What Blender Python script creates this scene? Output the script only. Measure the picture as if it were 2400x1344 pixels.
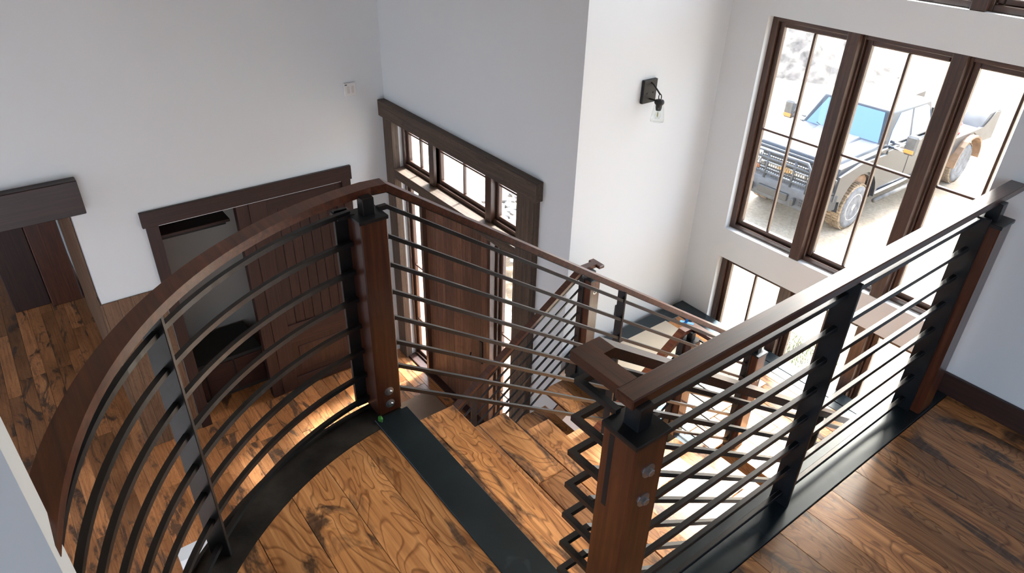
import bpy, bmesh, math, random
from mathutils import Vector, Matrix
from math import radians as R, sin, cos, pi, sqrt, atan2
random.seed(7)
scn = bpy.context.scene
C = scn.collection
for o in list(bpy.data.objects): bpy.data.objects.remove(o)

# ------------------------------------------------------------------ camera
cam_d = bpy.data.cameras.new('camera'); cam = bpy.data.objects.new('camera', cam_d); C.objects.link(cam)
yaw, pitch, roll = -0.906682, 0.557555, 0.0286504
d = Vector((sin(yaw)*cos(pitch), cos(yaw)*cos(pitch), -sin(pitch)))
r0 = Vector((cos(yaw), -sin(yaw), 0)); u0 = r0.cross(d)
r2 = r0*cos(roll)+u0*sin(roll); u2 = -r0*sin(roll)+u0*cos(roll)
M = Matrix((r2, u2, -d)).transposed().to_4x4(); M.translation = (0, 0, 1.85)
cam.matrix_world = M
cam_d.sensor_width = 36; cam_d.lens = 1630.35/2400*36; cam_d.clip_start = .05; cam_d.clip_end = 500
scn.camera = cam
# ------------------------------------------------------------------ sky, sun, exposure
W = bpy.data.worlds.new('sky'); scn.world = W; W.use_nodes = True
wn = W.node_tree; bg = wn.nodes['Background']
sky = wn.nodes.new('ShaderNodeTexSky'); sky.sky_type = 'NISHITA'; sky.sun_disc = False
sky.sun_elevation = R(46); sky.sun_rotation = R(-13); sky.air_density = 1.0; sky.dust_density = 5.0; sky.ozone_density = 1.0
mixs = wn.nodes.new('ShaderNodeMix'); mixs.data_type = 'RGBA'; mixs.inputs['Factor'].default_value = .16
wn.links.new(sky.outputs[0], mixs.inputs['A']); mixs.inputs['B'].default_value = (8.3, 9, 10, 1)     # thin bright cloud over blue
wn.links.new(mixs.outputs['Result'], bg.inputs['Color']); bg.inputs['Strength'].default_value = 1.5
sun_d = bpy.data.lights.new('sun', 'SUN'); sun_d.energy = 27; sun_d.angle = R(7.0); sun_d.color = (.93, .97, 1.0)
sun = bpy.data.objects.new('sun', sun_d); C.objects.link(sun)
el, az = R(51), R(-13)
sun.rotation_euler = Vector((-sin(az)*cos(el), -cos(az)*cos(el), -sin(el))).to_track_quat('-Z', 'Y').to_euler()
vs = scn.view_settings; vs.view_transform = 'Standard'; vs.look = 'None'; vs.gamma = 1; vs.use_curve_mapping = False
vs.exposure = 0.17

# ------------------------------------------------------------------ levels and far-field scale
SF = .957
def X(v): return v*SF
def Z(v): return 1.85+(v-1.85)*SF
RISE, RUN, Y0 = .1931, .283, .94
ZL, ZF, ZG = -9*RISE, -18*RISE, -4.15
XL, YD, XW, YW, YR = -6.364, 3.254, -3.445, 4.737, 2.80
BARZ = [.838-.1125*k for k in range(8)]

# ------------------------------------------------------------------ materials
MATS = {}
def nodes(name):
    m = bpy.data.materials.new(name); m.use_nodes = True; nt = m.node_tree
    return m, nt, nt.nodes['Principled BSDF']
def N(nt, t, **k):
    n = nt.nodes.new(t)
    for a, v in k.items(): setattr(n, a, v)
    return n
def val(n, **k):
    for a, v in k.items(): n.inputs[a.replace('_', ' ')].default_value = v
def ramp(nt, stops):
    n = N(nt, 'ShaderNodeValToRGB'); e = n.color_ramp.elements
    while len(e) < len(stops): e.new(.5)
    for i, (p, c) in enumerate(stops):
        e[i].position = p; e[i].color = (*c, 1) if len(c) == 3 else c
    return n
def mixc(nt, a, b, fac, blend='MIX'):
    n = N(nt, 'ShaderNodeMix', data_type='RGBA', blend_type=blend)
    for s, v in (('A', a), ('B', b), ('Factor', fac)):
        if hasattr(v, 'links') or hasattr(v, 'is_linked'): nt.links.new(v, n.inputs[s])
        else: n.inputs[s].default_value = (*v, 1) if isinstance(v, tuple) and len(v) == 3 else v
    return n.outputs['Result']
def coords(nt, scale=(1, 1, 1), rnd=True):
    tc = N(nt, 'ShaderNodeTexCoord'); mp = N(nt, 'ShaderNodeMapping'); mp.inputs['Scale'].default_value = scale
    nt.links.new(tc.outputs['Object'], mp.inputs['Vector'])
    if rnd:
        oi = N(nt, 'ShaderNodeObjectInfo'); ml = N(nt, 'ShaderNodeVectorMath', operation='SCALE')
        cb = N(nt, 'ShaderNodeCombineXYZ')
        nt.links.new(oi.outputs['Random'], cb.inputs[0]); nt.links.new(oi.outputs['Random'], cb.inputs[1]); nt.links.new(oi.outputs['Random'], cb.inputs[2])
        nt.links.new(cb.outputs[0], ml.inputs[0]); ml.inputs['Scale'].default_value = 37.0
        nt.links.new(ml.outputs[0], mp.inputs['Location'])
    return mp.outputs[0]
def noise(nt, vec, scale=5, detail=3, rough=.55, dist=0):
    n = N(nt, 'ShaderNodeTexNoise'); val(n, Scale=scale, Detail=detail, Roughness=rough, Distortion=dist)
    nt.links.new(vec, n.inputs['Vector']); return n.outputs['Fac']
def bump(nt, b, h, strength=.2, dist=.002):
    n = N(nt, 'ShaderNodeBump'); val(n, Strength=strength, Distance=dist)
    nt.links.new(h, n.inputs['Height']); nt.links.new(n.outputs[0], b.inputs['Normal'])
def plain(name, col, rough=.5, metal=0, var=.12, vscale=6, bmp=0, bscale=60, spec=.5, coat=0):
    m, nt, b = nodes(name); v = coords(nt)
    f = noise(nt, v, vscale, 4)
    dk = tuple(c*(1-var*1.6) for c in col); lt = tuple(min(1, c*(1+var)) for c in col)
    rp = ramp(nt, [(.3, dk), (.7, lt)]); nt.links.new(f, rp.inputs[0]); nt.links.new(rp.outputs[0], b.inputs['Base Color'])
    val(b, Roughness=rough, Metallic=metal); b.inputs['Specular IOR Level'].default_value = spec
    b.inputs['Coat Weight'].default_value = coat
    if bmp: bump(nt, b, noise(nt, v, bscale, 3), bmp, .002)
    MATS[name] = m; return m
def wood(name, c_dark, c_mid, c_light, rough=.4, grain=1.0, ringscale=7.0, ringw=.5, stain=0.0, varia=.25, hue=None, bmp=.15, coat=0, rvar=.15):
    """Grain runs along the object's own X axis."""
    m, nt, b = nodes(name)
    v = coords(nt, (1.1, 1, 1))
    vs_ = coords(nt, (2.2*grain, 60*grain, 60*grain))
    fine = noise(nt, vs_, 1.0, 3, .6, .3)
    # cathedral figure: bands across the width, strongly warped by a slow noise
    vl = coords(nt, (1.0, 2.6, 2.6))
    slow = noise(nt, vl, 2.3, 2, .5, .8)
    sep = N(nt, 'ShaderNodeMath', operation='MULTIPLY'); nt.links.new(slow, sep.inputs[0]); sep.inputs[1].default_value = ringscale*2.2
    fr = N(nt, 'ShaderNodeMath', operation='FRACT'); nt.links.new(sep.outputs[0], fr.inputs[0])
    rr = ramp(nt, [(0.0, (1, 1, 1)), (.66, (.88, .86, .84)), (.86, (.34, .24, .17)), (.97, (.8, .78, .76)), (1.0, (1, 1, 1))]); nt.links.new(fr.outputs[0], rr.inputs[0])
    base = ramp(nt, [(.25, c_dark), (.5, c_mid), (.78, c_light)]); nt.links.new(fine, base.inputs[0])
    big = noise(nt, v, 1.7, 2)
    br = ramp(nt, [(.3, (1-varia,)*3), (.7, (1+varia,)*3)]); nt.links.new(big, br.inputs[0])
    col = mixc(nt, base.outputs[0], br.outputs[0], 1.0, 'MULTIPLY')
    col = mixc(nt, col, rr.outputs[0], ringw, 'MULTIPLY')
    oi = N(nt, 'ShaderNodeObjectInfo')
    hs = N(nt, 'ShaderNodeHueSaturation'); mr = N(nt, 'ShaderNodeMapRange'); val(mr, To_Min=1-varia*1.3, To_Max=1+varia*1.3)
    nt.links.new(oi.outputs['Random'], mr.inputs['Value']); nt.links.new(mr.outputs[0], hs.inputs['Value']); nt.links.new(col, hs.inputs['Color']); col = hs.outputs[0]
    if stain > 0:       # rough-sawn weathered patches that the planing missed
        vst = coords(nt, (2.0, 6.5, 6.5)); sn = noise(nt, vst, 1.0, 5, .62, .9)
        sr = ramp(nt, [(.545, (0, 0, 0)), (.62, (1, 1, 1))]); nt.links.new(sn, sr.inputs[0])
        sm = N(nt, 'ShaderNodeMath', operation='MULTIPLY'); nt.links.new(sr.outputs[0], sm.inputs[0]); sm.inputs[1].default_value = stain
        vsw = coords(nt, (70, 3, 3)); sw = noise(nt, vsw, 1.0, 2)
        swr = ramp(nt, [(.35, (.012, .009, .008)), (.7, (.09, .06, .045))]); nt.links.new(sw, swr.inputs[0])
        col = mixc(nt, col, swr.outputs[0], sm.outputs[0])
    nt.links.new(col, b.inputs['Base Color'])
    rv = N(nt, 'ShaderNodeMapRange'); val(rv, To_Min=rough-rvar*.6, To_Max=rough+rvar); nt.links.new(big, rv.inputs['Value']); nt.links.new(rv.outputs[0], b.inputs['Roughness'])
    b.inputs['Coat Weight'].default_value = coat; b.inputs['Coat Roughness'].default_value = .2
    bump(nt, b, fine, bmp, .0015)
    MATS[name] = m; return m

def paint(name, col, rough=.65):
    m, nt, b = nodes(name); v = coords(nt, rnd=False)
    f = noise(nt, v, 1.1, 2); rp = ramp(nt, [(.3, tuple(c*.985 for c in col)), (.7, col)]); nt.links.new(f, rp.inputs[0]); nt.links.new(rp.outputs[0], b.inputs['Base Color'])
    val(b, Roughness=rough); bump(nt, b, noise(nt, v, 140, 3), .06, .001); MATS[name] = m
paint('wall_paint', (.70, .735, .765)); paint('ceiling_paint', (.82, .81, .8)); paint('closet_shade_paint', (.33, .30, .275))  # closet tone: wall paint darkened to stand for the dim recess
wood('rail_wood', (.026, .005, .002), (.070, .016, .005), (.12, .034, .011), rough=.33, ringscale=3, ringw=.25, varia=.15, bmp=.35, coat=.5)
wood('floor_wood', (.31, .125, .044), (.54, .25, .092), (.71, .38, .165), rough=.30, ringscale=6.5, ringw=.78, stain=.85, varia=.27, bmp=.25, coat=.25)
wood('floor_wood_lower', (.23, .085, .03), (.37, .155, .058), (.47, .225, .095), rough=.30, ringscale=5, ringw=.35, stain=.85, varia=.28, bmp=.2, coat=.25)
wood('trim_wood', (.036, .022, .014), (.075, .048, .032), (.13, .088, .06), rough=.6, ringscale=7, ringw=.45, varia=.15, bmp=.35)
wood('door_wood', (.055, .022, .012), (.13, .056, .03), (.2, .1, .06), rough=.5, ringscale=4, ringw=.4, varia=.22, stain=.15)
wood('red_wood', (.012, .005, .004), (.028, .010, .008), (.046, .018, .013), rough=.42, ringscale=4, ringw=.2, varia=.12)
wood('panel_wood', (.07, .035, .018), (.14, .075, .04), (.2, .115, .065), rough=.5, ringscale=6, ringw=.4, varia=.1)
wood('window_wood', (.028, .012, .007), (.06, .028, .018), (.095, .048, .032), rough=.35, ringscale=4, ringw=.25, varia=.1, coat=.2)
wood('porch_wood', (.2, .14, .08), (.34, .25, .15), (.45, .34, .22), rough=.7, ringscale=5, ringw=.3)
plain('black_steel', (.011, .0135, .017), .32, .2, .35, 9, .04, 90, spec=.6, coat=.12)
m, nt, b = nodes('black_plate'); v = coords(nt, rnd=False)      # blued steel with chalky scuffs
f = noise(nt, v, 5, 4); rp = ramp(nt, [(.3, (.006, .011, .014)), (.7, (.014, .023, .029))]); nt.links.new(f, rp.inputs[0])
f2 = noise(nt, v, 9, 2, .45, 1.2); rp2 = ramp(nt, [(.66, (0, 0, 0)), (.82, (.3, .3, .3))]); nt.links.new(f2, rp2.inputs[0])
nt.links.new(mixc(nt, rp.outputs[0], (.10, .125, .135), rp2.outputs[0]), b.inputs['Base Color'])
rr_ = N(nt, 'ShaderNodeMapRange'); val(rr_, To_Min=.30, To_Max=.38); nt.links.new(f, rr_.inputs['Value']); nt.links.new(rr_.outputs[0], b.inputs['Roughness'])
b.inputs['Specular IOR Level'].default_value = .55; b.inputs['Specular Tint'].default_value = (.8, .92, 1, 1); MATS['black_plate'] = m
plain('dusty_steel', (.034, .031, .027), .5, .2, .62, 7, .4, 120)
plain('zinc', (.42, .43, .45), .32, .9, .12, 20)
plain('cream_board', (.62, .54, .42), .75, 0, .04, 3)
plain('cardboard', (.23, .16, .11), .8, 0, .08, 4)
plain('blue_tape', (.02, .22, .62), .55, 0, .1, 9)
plain('white_plastic', (.72, .72, .72), .4, 0, .02)
plain('dark_plastic', (.02, .02, .022), .45)
plain('matte_black', (.014, .014, .015), .5, .3)
plain('bulb_brass', (.5, .4, .2), .3, .8)
plain('green_plastic', (.06, .30, .05), .4, 0, .3, 40)
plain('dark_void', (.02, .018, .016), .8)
plain('shelf_white', (.6, .58, .55), .6, 0, .05)
# truck
plain('truck_paint', (.016, .020, .027), .35, 0, .15, 3, spec=.35, coat=.15)
plain('truck_dust', (.09, .085, .08), .5, 0, .4, 5)
plain('truck_bed', (.05, .05, .055), .4, .3, .2, 4)
plain('guard_steel', (.055, .06, .068), .45, .5, .2, 8)
plain('chrome', (.75, .76, .78), .15, 1.0, .05)
plain('mud_tire', (.23, .165, .105), .9, 0, .35, 14, .8, 40)
plain('sidewall', (.12, .12, .125), .8, 0, .3, 10)
plain('arch_mud', (.16, .105, .065), .9, 0, .5, 6)
plain('lamp_amber', (.75, .22, .05), .3)
plain('lamp_clear', (.6, .6, .58), .15)
plain('gold_badge', (.65, .38, .12), .35, .4)
plain('red_tool', (.55, .02, .04), .4)
plain('tool_black', (.02, .02, .02), .5)
plain('brown_arch', (.22, .13, .075), .8, 0, .3, 5)
m, nt, b = nodes('truck_glass'); val(b, Roughness=.04, Metallic=0.0); b.inputs['Base Color'].default_value = (.03, .11, .28, 1); b.inputs['Specular IOR Level'].default_value = 1.0; b.inputs['Coat Weight'].default_value = 1  # blue sky reflection is painted into the base colour
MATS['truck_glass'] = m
# window glass: clear sheet that lets daylight straight through, with a faint mirror image
m = bpy.data.materials.new('pane_glass'); m.use_nodes = True; nt = m.node_tree; nt.nodes.clear()
o_ = N(nt, 'ShaderNodeOutputMaterial'); mx = N(nt, 'ShaderNodeMixShader'); tr = N(nt, 'ShaderNodeBsdfTransparent'); gl = N(nt, 'ShaderNodeBsdfGlossy'); fz = N(nt, 'ShaderNodeLayerWeight'); pw = N(nt, 'ShaderNodeMath', operation='POWER'); pw.inputs[1].default_value = 5; ml_ = N(nt, 'ShaderNodeMath', operation='MULTIPLY_ADD'); ml_.inputs[1].default_value = .9; ml_.inputs[2].default_value = .035
tr.inputs[0].default_value = (.95, .97, .965, 1); gl.inputs['Roughness'].default_value = .02
nt.links.new(fz.outputs['Facing'], pw.inputs[0]); nt.links.new(pw.outputs[0], ml_.inputs[0]); nt.links.new(ml_.outputs[0], mx.inputs[0]); nt.links.new(tr.outputs[0], mx.inputs[1]); nt.links.new(gl.outputs[0], mx.inputs[2]); nt.links.new(mx.outputs[0], o_.inputs[0])
MATS['pane_glass'] = m
# ground outside
m, nt, b = nodes('dirt_ground'); v = coords(nt, rnd=False)
f1 = noise(nt, v, .35, 4); f2 = noise(nt, v, 16, 5, .7); f3 = noise(nt, v, 70, 3, .7)
rp = ramp(nt, [(.3, (.24, .18, .12)), (.52, (.34, .27, .19)), (.75, (.42, .355, .275))]); nt.links.new(f1, rp.inputs[0])
r3 = ramp(nt, [(.3, (.55, .55, .55)), (.7, (1.25, 1.25, 1.25))]); nt.links.new(f2, r3.inputs[0])
c_ = mixc(nt, rp.outputs[0], r3.outputs[0], .7, 'MULTIPLY')
nt.links.new(c_, b.inputs['Base Color']); val(b, Roughness=.95); bump(nt, b, f3, .8, .02); MATS['dirt_ground'] = m
m, nt, b = nodes('gravel'); v = coords(nt, rnd=False)
vo = N(nt, 'ShaderNodeTexVoronoi'); val(vo, Scale=26.0); nt.links.new(v, vo.inputs['Vector'])
rp = ramp(nt, [(.0, (.14, .13, .12)), (.5, (.34, .32, .3)), (1, (.6, .57, .54))]); nt.links.new(vo.outputs['Color'], rp.inputs[0])
nt.links.new(rp.outputs[0], b.inputs['Base Color']); val(b, Roughness=.9); bump(nt, b, vo.outputs['Distance'], 1, .03); MATS['gravel'] = m
plain('dirt_mound', (.13, .11, .095), .95, 0, .45, 3, .9, 12)
plain('stone', (.20, .19, .18), .9, 0, .3, 5)
plain('grass', (.10, .13, .05), .9, 0, .5, 8)

# ------------------------------------------------------------------ mesh helpers
def link(o):
    C.objects.link(o); return o
def tag(o, label=None, cat=None, group=None, kind=None):
    if label: o['label'] = label
    if cat: o['category'] = cat
    if group: o['group'] = group
    if kind: o['kind'] = kind
    return o
def mesh_obj(name, verts, faces, mat, parent=None, loc=(0, 0, 0), rot=None, smooth=False):
    me = bpy.data.meshes.new(name); me.from_pydata([tuple(v) for v in verts], [], faces)
    me.materials.append(MATS[mat]); me.update()
    bm = bmesh.new(); bm.from_mesh(me); bmesh.ops.recalc_face_normals(bm, faces=bm.faces); bm.to_mesh(me); bm.free()
    if smooth:
        for p in me.polygons: p.use_smooth = True
    return put(name, me, parent, loc, rot)
def wloc(o):
    v = Vector(o.location)
    while o.parent: o = o.parent; v = v+Vector(o.location)
    return v
def put(name, me, parent=None, loc=(0, 0, 0), rot=None):
    """Places a mesh at a world location; parents here are never rotated unless built through local frames."""
    o = link(bpy.data.objects.new(name, me))
    if rot is not None: o.rotation_euler = rot
    if parent is not None:
        o.parent = parent
        if parent.get('_rotated'):
            o.location = loc
        else:
            pm = parent_world(parent); m4 = pm.inverted() @ (Matrix.Translation(Vector(loc)) @ (o.rotation_euler.to_matrix().to_4x4()))
            o.location = m4.translation; o.rotation_euler = m4.to_euler()
    else: o.location = loc
    return o
def local_m(o): return Matrix.Translation(o.location) @ o.rotation_euler.to_matrix().to_4x4()
def parent_world(o):
    mm = local_m(o)
    while o.parent: o = o.parent; mm = local_m(o) @ mm
    return mm
def empty(name, loc, label=None, cat=None, group=None, kind=None, rotz=0):
    o = link(bpy.data.objects.new(name, None)); o.location = loc; o.empty_display_size = .1
    if rotz: o.rotation_euler = (0, 0, rotz)
    return tag(o, label, cat, group, kind)
def cbox_mesh(name, sx, sy, sz, c, mat):
    """Box centred on the origin with all its edges bevelled by c."""
    bm = bmesh.new(); bmesh.ops.create_cube(bm, size=1)
    for v in bm.verts: v.co = Vector((v.co.x*sx, v.co.y*sy, v.co.z*sz))
    if c > 0: bmesh.ops.bevel(bm, geom=bm.edges[:], offset=min(c, .45*min(sx, sy, sz)), segments=1, affect='EDGES', profile=.7)
    me = bpy.data.meshes.new(name); bm.to_mesh(me); bm.free(); me.materials.append(MATS[mat]); return me
def box(name, x0, x1, y0, y1, z0, z1, mat, parent=None, c=.0, axis='x'):
    """Axis-aligned box; axis = the direction of the wood grain (object's own X)."""
    sx, sy, sz = abs(x1-x0), abs(y1-y0), abs(z1-z0); ctr = ((x0+x1)/2, (y0+y1)/2, (z0+z1)/2)
    if axis == 'x': me = cbox_mesh(name, sx, sy, sz, c, mat); rot = None
    elif axis == 'y': me = cbox_mesh(name, sy, sx, sz, c, mat); rot = (0, 0, pi/2)
    else: me = cbox_mesh(name, sz, sy, sx, c, mat); rot = (0, -pi/2, 0)
    return put(name, me, parent, ctr, rot)
def frame_rot(p0, p1, up=(0, 0, 1)):
    x = (Vector(p1)-Vector(p0)).normalized(); u = Vector(up)
    if abs(x.dot(u)) > .98: u = Vector((0, 1, 0))
    y = u.cross(x).normalized(); z = x.cross(y)
    return Matrix((x, y, z)).transposed()
def bar(name, p0, p1, w, h, mat, parent=None, c=.002, up=(0, 0, 1)):
    """Straight member from p0 to p1, width w (sideways) and height h; its own X runs along it."""
    L = (Vector(p1)-Vector(p0)).length
    me = cbox_mesh(name, L, w, h, c, mat)
    return put(name, me, parent, tuple((Vector(p0)+Vector(p1))/2), frame_rot(p0, p1, up).to_euler())
def sweep(name, pts, w, h, mat, parent=None, plumb=True):
    """Rectangular section carried along a path with mitred corners (height kept plumb)."""
    n = len(pts); pts = [Vector(p) for p in pts]; V = []; F = []
    base = pts[0]
    for i in range(n):
        a = (pts[i]-pts[i-1]).normalized() if i > 0 else (pts[1]-pts[0]).normalized()
        b_ = (pts[i+1]-pts[i]).normalized() if i < n-1 else a
        fa = Vector((a.x, a.y, 0)).normalized(); fb = Vector((b_.x, b_.y, 0)).normalized()
        t = (fa+fb).normalized(); side = Vector((-t.y, t.x, 0)); k = 1/max(.3, t.dot(fa))
        sl = (a+b_).normalized(); hv = h/2/max(.4, sqrt(max(0, 1-sl.z**2)))
        for sx, sz in ((-1, -1), (1, -1), (1, 1), (-1, 1)):
            V.append(pts[i]-base+side*(sx*w/2*k)+Vector((0, 0, sz*hv)))
    for i in range(n-1):
        for j in range(4):
            F.append((i*4+j, i*4+(j+1) % 4, (i+1)*4+(j+1) % 4, (i+1)*4+j))
    F.append((3, 2, 1, 0)); F.append(tuple((n-1)*4+j for j in range(4)))
    return mesh_obj(name, V, F, mat, parent, tuple(base))
def lathe(name, prof, mat, parent=None, loc=(0, 0, 0), rot=None, seg=20, smooth=True):
    V = []; F = []; n = len(prof)
    for i in range(seg):
        a = 2*pi*i/seg
        for rr, zz in prof: V.append((rr*cos(a), rr*sin(a), zz))
    for i in range(seg):
        for j in range(n-1):
            i2 = (i+1) % seg; F.append((i*n+j, i2*n+j, i2*n+j+1, i*n+j+1))
    if prof[0][0] > 1e-6: F.append(tuple(i*n for i in range(seg)))
    if prof[-1][0] > 1e-6: F.append(tuple(i*n+n-1 for i in range(seg)))
    return mesh_obj(name, V, F, mat, parent, loc, rot, smooth)
def tube(name, pts, rad, mat, parent=None, seg=8, closed=False):
    pts = [Vector(p) for p in pts]; base = pts[0]; V = []; F = []; n = len(pts)
    for i, p in enumerate(pts):
        a = pts[(i-1) % n] if (i or closed) else p; b_ = pts[(i+1) % n] if (i < n-1 or closed) else p
        t = (b_-a).normalized(); u = Vector((0, 0, 1)) if abs(t.z) < .95 else Vector((1, 0, 0))
        s = t.cross(u).normalized(); w = s.cross(t)
        for k in range(seg):
            an = 2*pi*k/seg; V.append(p-base+s*cos(an)*rad+w*sin(an)*rad)
    for i in range(n if closed else n-1):
        for k in range(seg):
            j = (i+1) % n; F.append((i*seg+k, i*seg+(k+1) % seg, j*seg+(k+1) % seg, j*seg+k))
    if not closed: F.append(tuple(range(seg))[::-1]); F.append(tuple((n-1)*seg+k for k in range(seg)))
    return mesh_obj(name, V, F, mat, parent, tuple(base), None, True)
def prism(name, poly, z0, z1, mat, parent=None, inset=0, loc=None):
    """Vertical prism over a horizontal polygon."""
    cx = sum(p[0] for p in poly)/len(poly); cy = sum(p[1] for p in poly)/len(poly)
    n = len(poly); V = []; F = []
    rows = [(z0, 1)] + ([(z1-inset, 1), (z1, 0)] if inset else [(z1, 1)])
    for z, full in rows:
        for x, y in poly:
            dx, dy = x-cx, y-cy; L = max(1e-6, sqrt(dx*dx+dy*dy)); k = 1 if full else 1-inset/L
            V.append((dx*k, dy*k, z))
    for q in range(len(rows)-1):
        for i in range(n): F.append((q*n+i, q*n+(i+1) % n, (q+1)*n+(i+1) % n, (q+1)*n+i))
    F.append(tuple(range(n))[::-1]); F.append(tuple((len(rows)-1)*n+i for i in range(n)))
    return mesh_obj(name, V, F, mat, parent, (cx, cy, 0))
def wall(name, axis, pos, a0, a1, z0, z1, th, holes, mat='wall_paint'):
    """Wall in the plane axis=pos, thickness th added away from the room (sign of th), with rectangular holes (a0,a1,z0,z1)."""
    As = sorted({a0, a1, *[h[0] for h in holes], *[h[1] for h in holes]}); Zs = sorted({z0, z1, *[h[2] for h in holes], *[h[3] for h in holes]})
    As = [a for a in As if a0-1e-9 <= a <= a1+1e-9]; Zs = [z for z in Zs if z0-1e-9 <= z <= z1+1e-9]
    solid = {}
    for i in range(len(As)-1):
        for j in range(len(Zs)-1):
            am, zm = (As[i]+As[i+1])/2, (Zs[j]+Zs[j+1])/2
            solid[i, j] = not any(h[0] < am < h[1] and h[2] < zm < h[3] for h in holes)
    V = []; F = []; idx = {}
    def vid(i, j, s):
        if (i, j, s) not in idx:
            p = pos+(th if s else 0); idx[i, j, s] = len(V)
            V.append((As[i], p, Zs[j]) if axis == 'y' else (p, As[i], Zs[j]))
        return idx[i, j, s]
    for (i, j), s in solid.items():
        if not s: continue
        for k in (0, 1): F.append((vid(i, j, k), vid(i+1, j, k), vid(i+1, j+1, k), vid(i, j+1, k)))
        for (di, dj), (p, q) in {(-1, 0): ((i, j), (i, j+1)), (1, 0): ((i+1, j), (i+1, j+1)), (0, -1): ((i, j), (i+1, j)), (0, 1): ((i, j+1), (i+1, j+1))}.items():
            if not solid.get((i+di, j+dj), False):
                F.append((vid(*p, 0), vid(*q, 0), vid(*q, 1), vid(*p, 1)))
    o = mesh_obj(name, V, F, mat); return tag(o, kind='structure')

# ================================================================== STRUCTURE
ZC = 3.7
WX0, WX1 = X(-3.25), X(-1.07)
WZ = {'lower': (Z(-3.3), Z(-1.244)), 'middle': (Z(-.962), Z(.85)), 'upper': (Z(1.105), 3.2)}
wall('wall_window', 'y', YW, XW-.16, -.79, ZF-.9, ZC, .22, [(WX0, WX1, *WZ[k]) for k in WZ])
wall('wall_sconce', 'x', XW, YD, YW, ZF-.9, ZC, -.16, [])
DX0, DX1 = X(-6.45), X(-4.22)           # front-door unit opening
wall('wall_door', 'y', YD, XL-.16, XW-.16, ZF-.9, ZC, .2, [(DX0, DX1, ZF-1, Z(-.53))])
OY0, OY1 = .855, 2.745
wall('wall_left', 'x', XL, -4.0, YD+.02, ZF-.2, ZC, -.16, [(-3.2, .285, ZF-1, -.775), (OY0, OY1, ZF-1, Z(-1.22))])
wall('wall_right', 'y', YR, -.79, 4.0, -.3, ZC, .16, [])
wall('wall_stair_return', 'x', -.79, YR+.1, YW, -.3, ZC, .16, [])
wall('wall_under_stair', 'x', -.70, .97, YW, ZF-.2, -.30, .12, [])
wall('wall_near', 'x', -.93, -4.0, -.123, -.32, ZC, -.13, [])
# far side of the house, behind the camera: bare openings, added and placed to light the rooms
wall('wall_back', 'y', -4.0, XL-.16, 4.0, ZF-.2, ZC, -.2, [(-6.28, -5.25, -.4, 2.7), (.0, 2.4, .4, 2.7)])
wall('wall_far_right', 'x', 4.0, -4.0, YR, -.3, ZC, .2, [(-3.7, -2.1, .4, 2.6)])
tag(box('ceiling', XL-.16, 4.0, -4.2, YW+.2, ZC, ZC+.15, 'porch_wood'), kind='structure')
# side hall seen through the left opening, and the closet behind the pair of doors
wall('wall_hall_end', 'x', -16.0, -4.0, .3, ZF, Z(-.5), -.15, [])
wall('wall_hall_side', 'y', .30, -16.0, XL-.12, ZF, Z(-.5), .12, [])
wall('wall_hall_back', 'y', -4.0, -16.0, XL, ZF, Z(-.5), -.15, [(-9.6, -7.2, ZF+.1, ZF+2.3)])
tag(box('ceiling_hall', -16.2, XL-.16, -4.0, .45, Z(-.5), Z(-.4), 'ceiling_paint'), kind='structure')
wall('wall_closet_back', 'x', XL-1.0, .6, 3.0, ZF, Z(-.8), -.1, [], 'closet_shade_paint')
wall('wall_closet_side', 'y', .66, XL-1.0, XL-.16, ZF, Z(-.8), -.1, [], 'closet_shade_paint')
wall('wall_closet_far', 'y', 2.9, XL-1.0, XL-.16, ZF, Z(-.8), .1, [], 'closet_shade_paint')
tag(box('ceiling_closet', XL-1.1, XL-.16, .56, 3.0, Z(-.8), Z(-.7), 'closet_shade_paint'), kind='structure')

# ---------- lower floor, planks along X
PLK = {}
def plank(parent, x0, x1, y0, y1, z1, mat, th=.018, c=.0025):
    key = (round((x1-x0)*20)/20, round((y1-y0), 3), mat)
    if key not in PLK:
        L, w = x1-x0, y1-y0
        V = []
        for z, i in ((-th, 0), (-c, 0), (0, c)):
            V += [(-L/2+i, -w/2+i, z), (L/2-i, -w/2+i, z), (L/2-i, w/2-i, z), (-L/2+i, w/2-i, z)]
        F = [(0, 1, 2, 3), (8, 9, 10, 11)]+[(q*4+i, q*4+(i+1) % 4, q*4+4+(i+1) % 4, q*4+4+i) for q in (0, 1) for i in range(4)]
        me = bpy.data.meshes.new('plank'); me.from_pydata(V, [], F); me.materials.append(MATS[mat])
        bm = bmesh.new(); bm.from_mesh(me); bmesh.ops.recalc_face_normals(bm, faces=bm.faces); bm.to_mesh(me); bm.free(); PLK[key] = me
    o = put('plank', PLK[key], parent, ((x0+x1)/2, (y0+y1)/2, z1))
    return o
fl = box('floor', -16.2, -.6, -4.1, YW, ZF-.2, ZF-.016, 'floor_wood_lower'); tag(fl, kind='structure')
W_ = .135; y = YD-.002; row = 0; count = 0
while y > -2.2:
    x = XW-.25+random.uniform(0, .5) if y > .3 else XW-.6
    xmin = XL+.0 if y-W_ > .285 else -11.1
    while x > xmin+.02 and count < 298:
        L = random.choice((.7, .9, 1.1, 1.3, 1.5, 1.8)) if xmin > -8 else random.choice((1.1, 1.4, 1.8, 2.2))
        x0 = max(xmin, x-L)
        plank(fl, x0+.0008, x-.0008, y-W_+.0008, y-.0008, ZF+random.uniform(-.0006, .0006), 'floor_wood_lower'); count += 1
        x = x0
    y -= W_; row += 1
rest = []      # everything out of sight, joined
V = []; F = []
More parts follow.
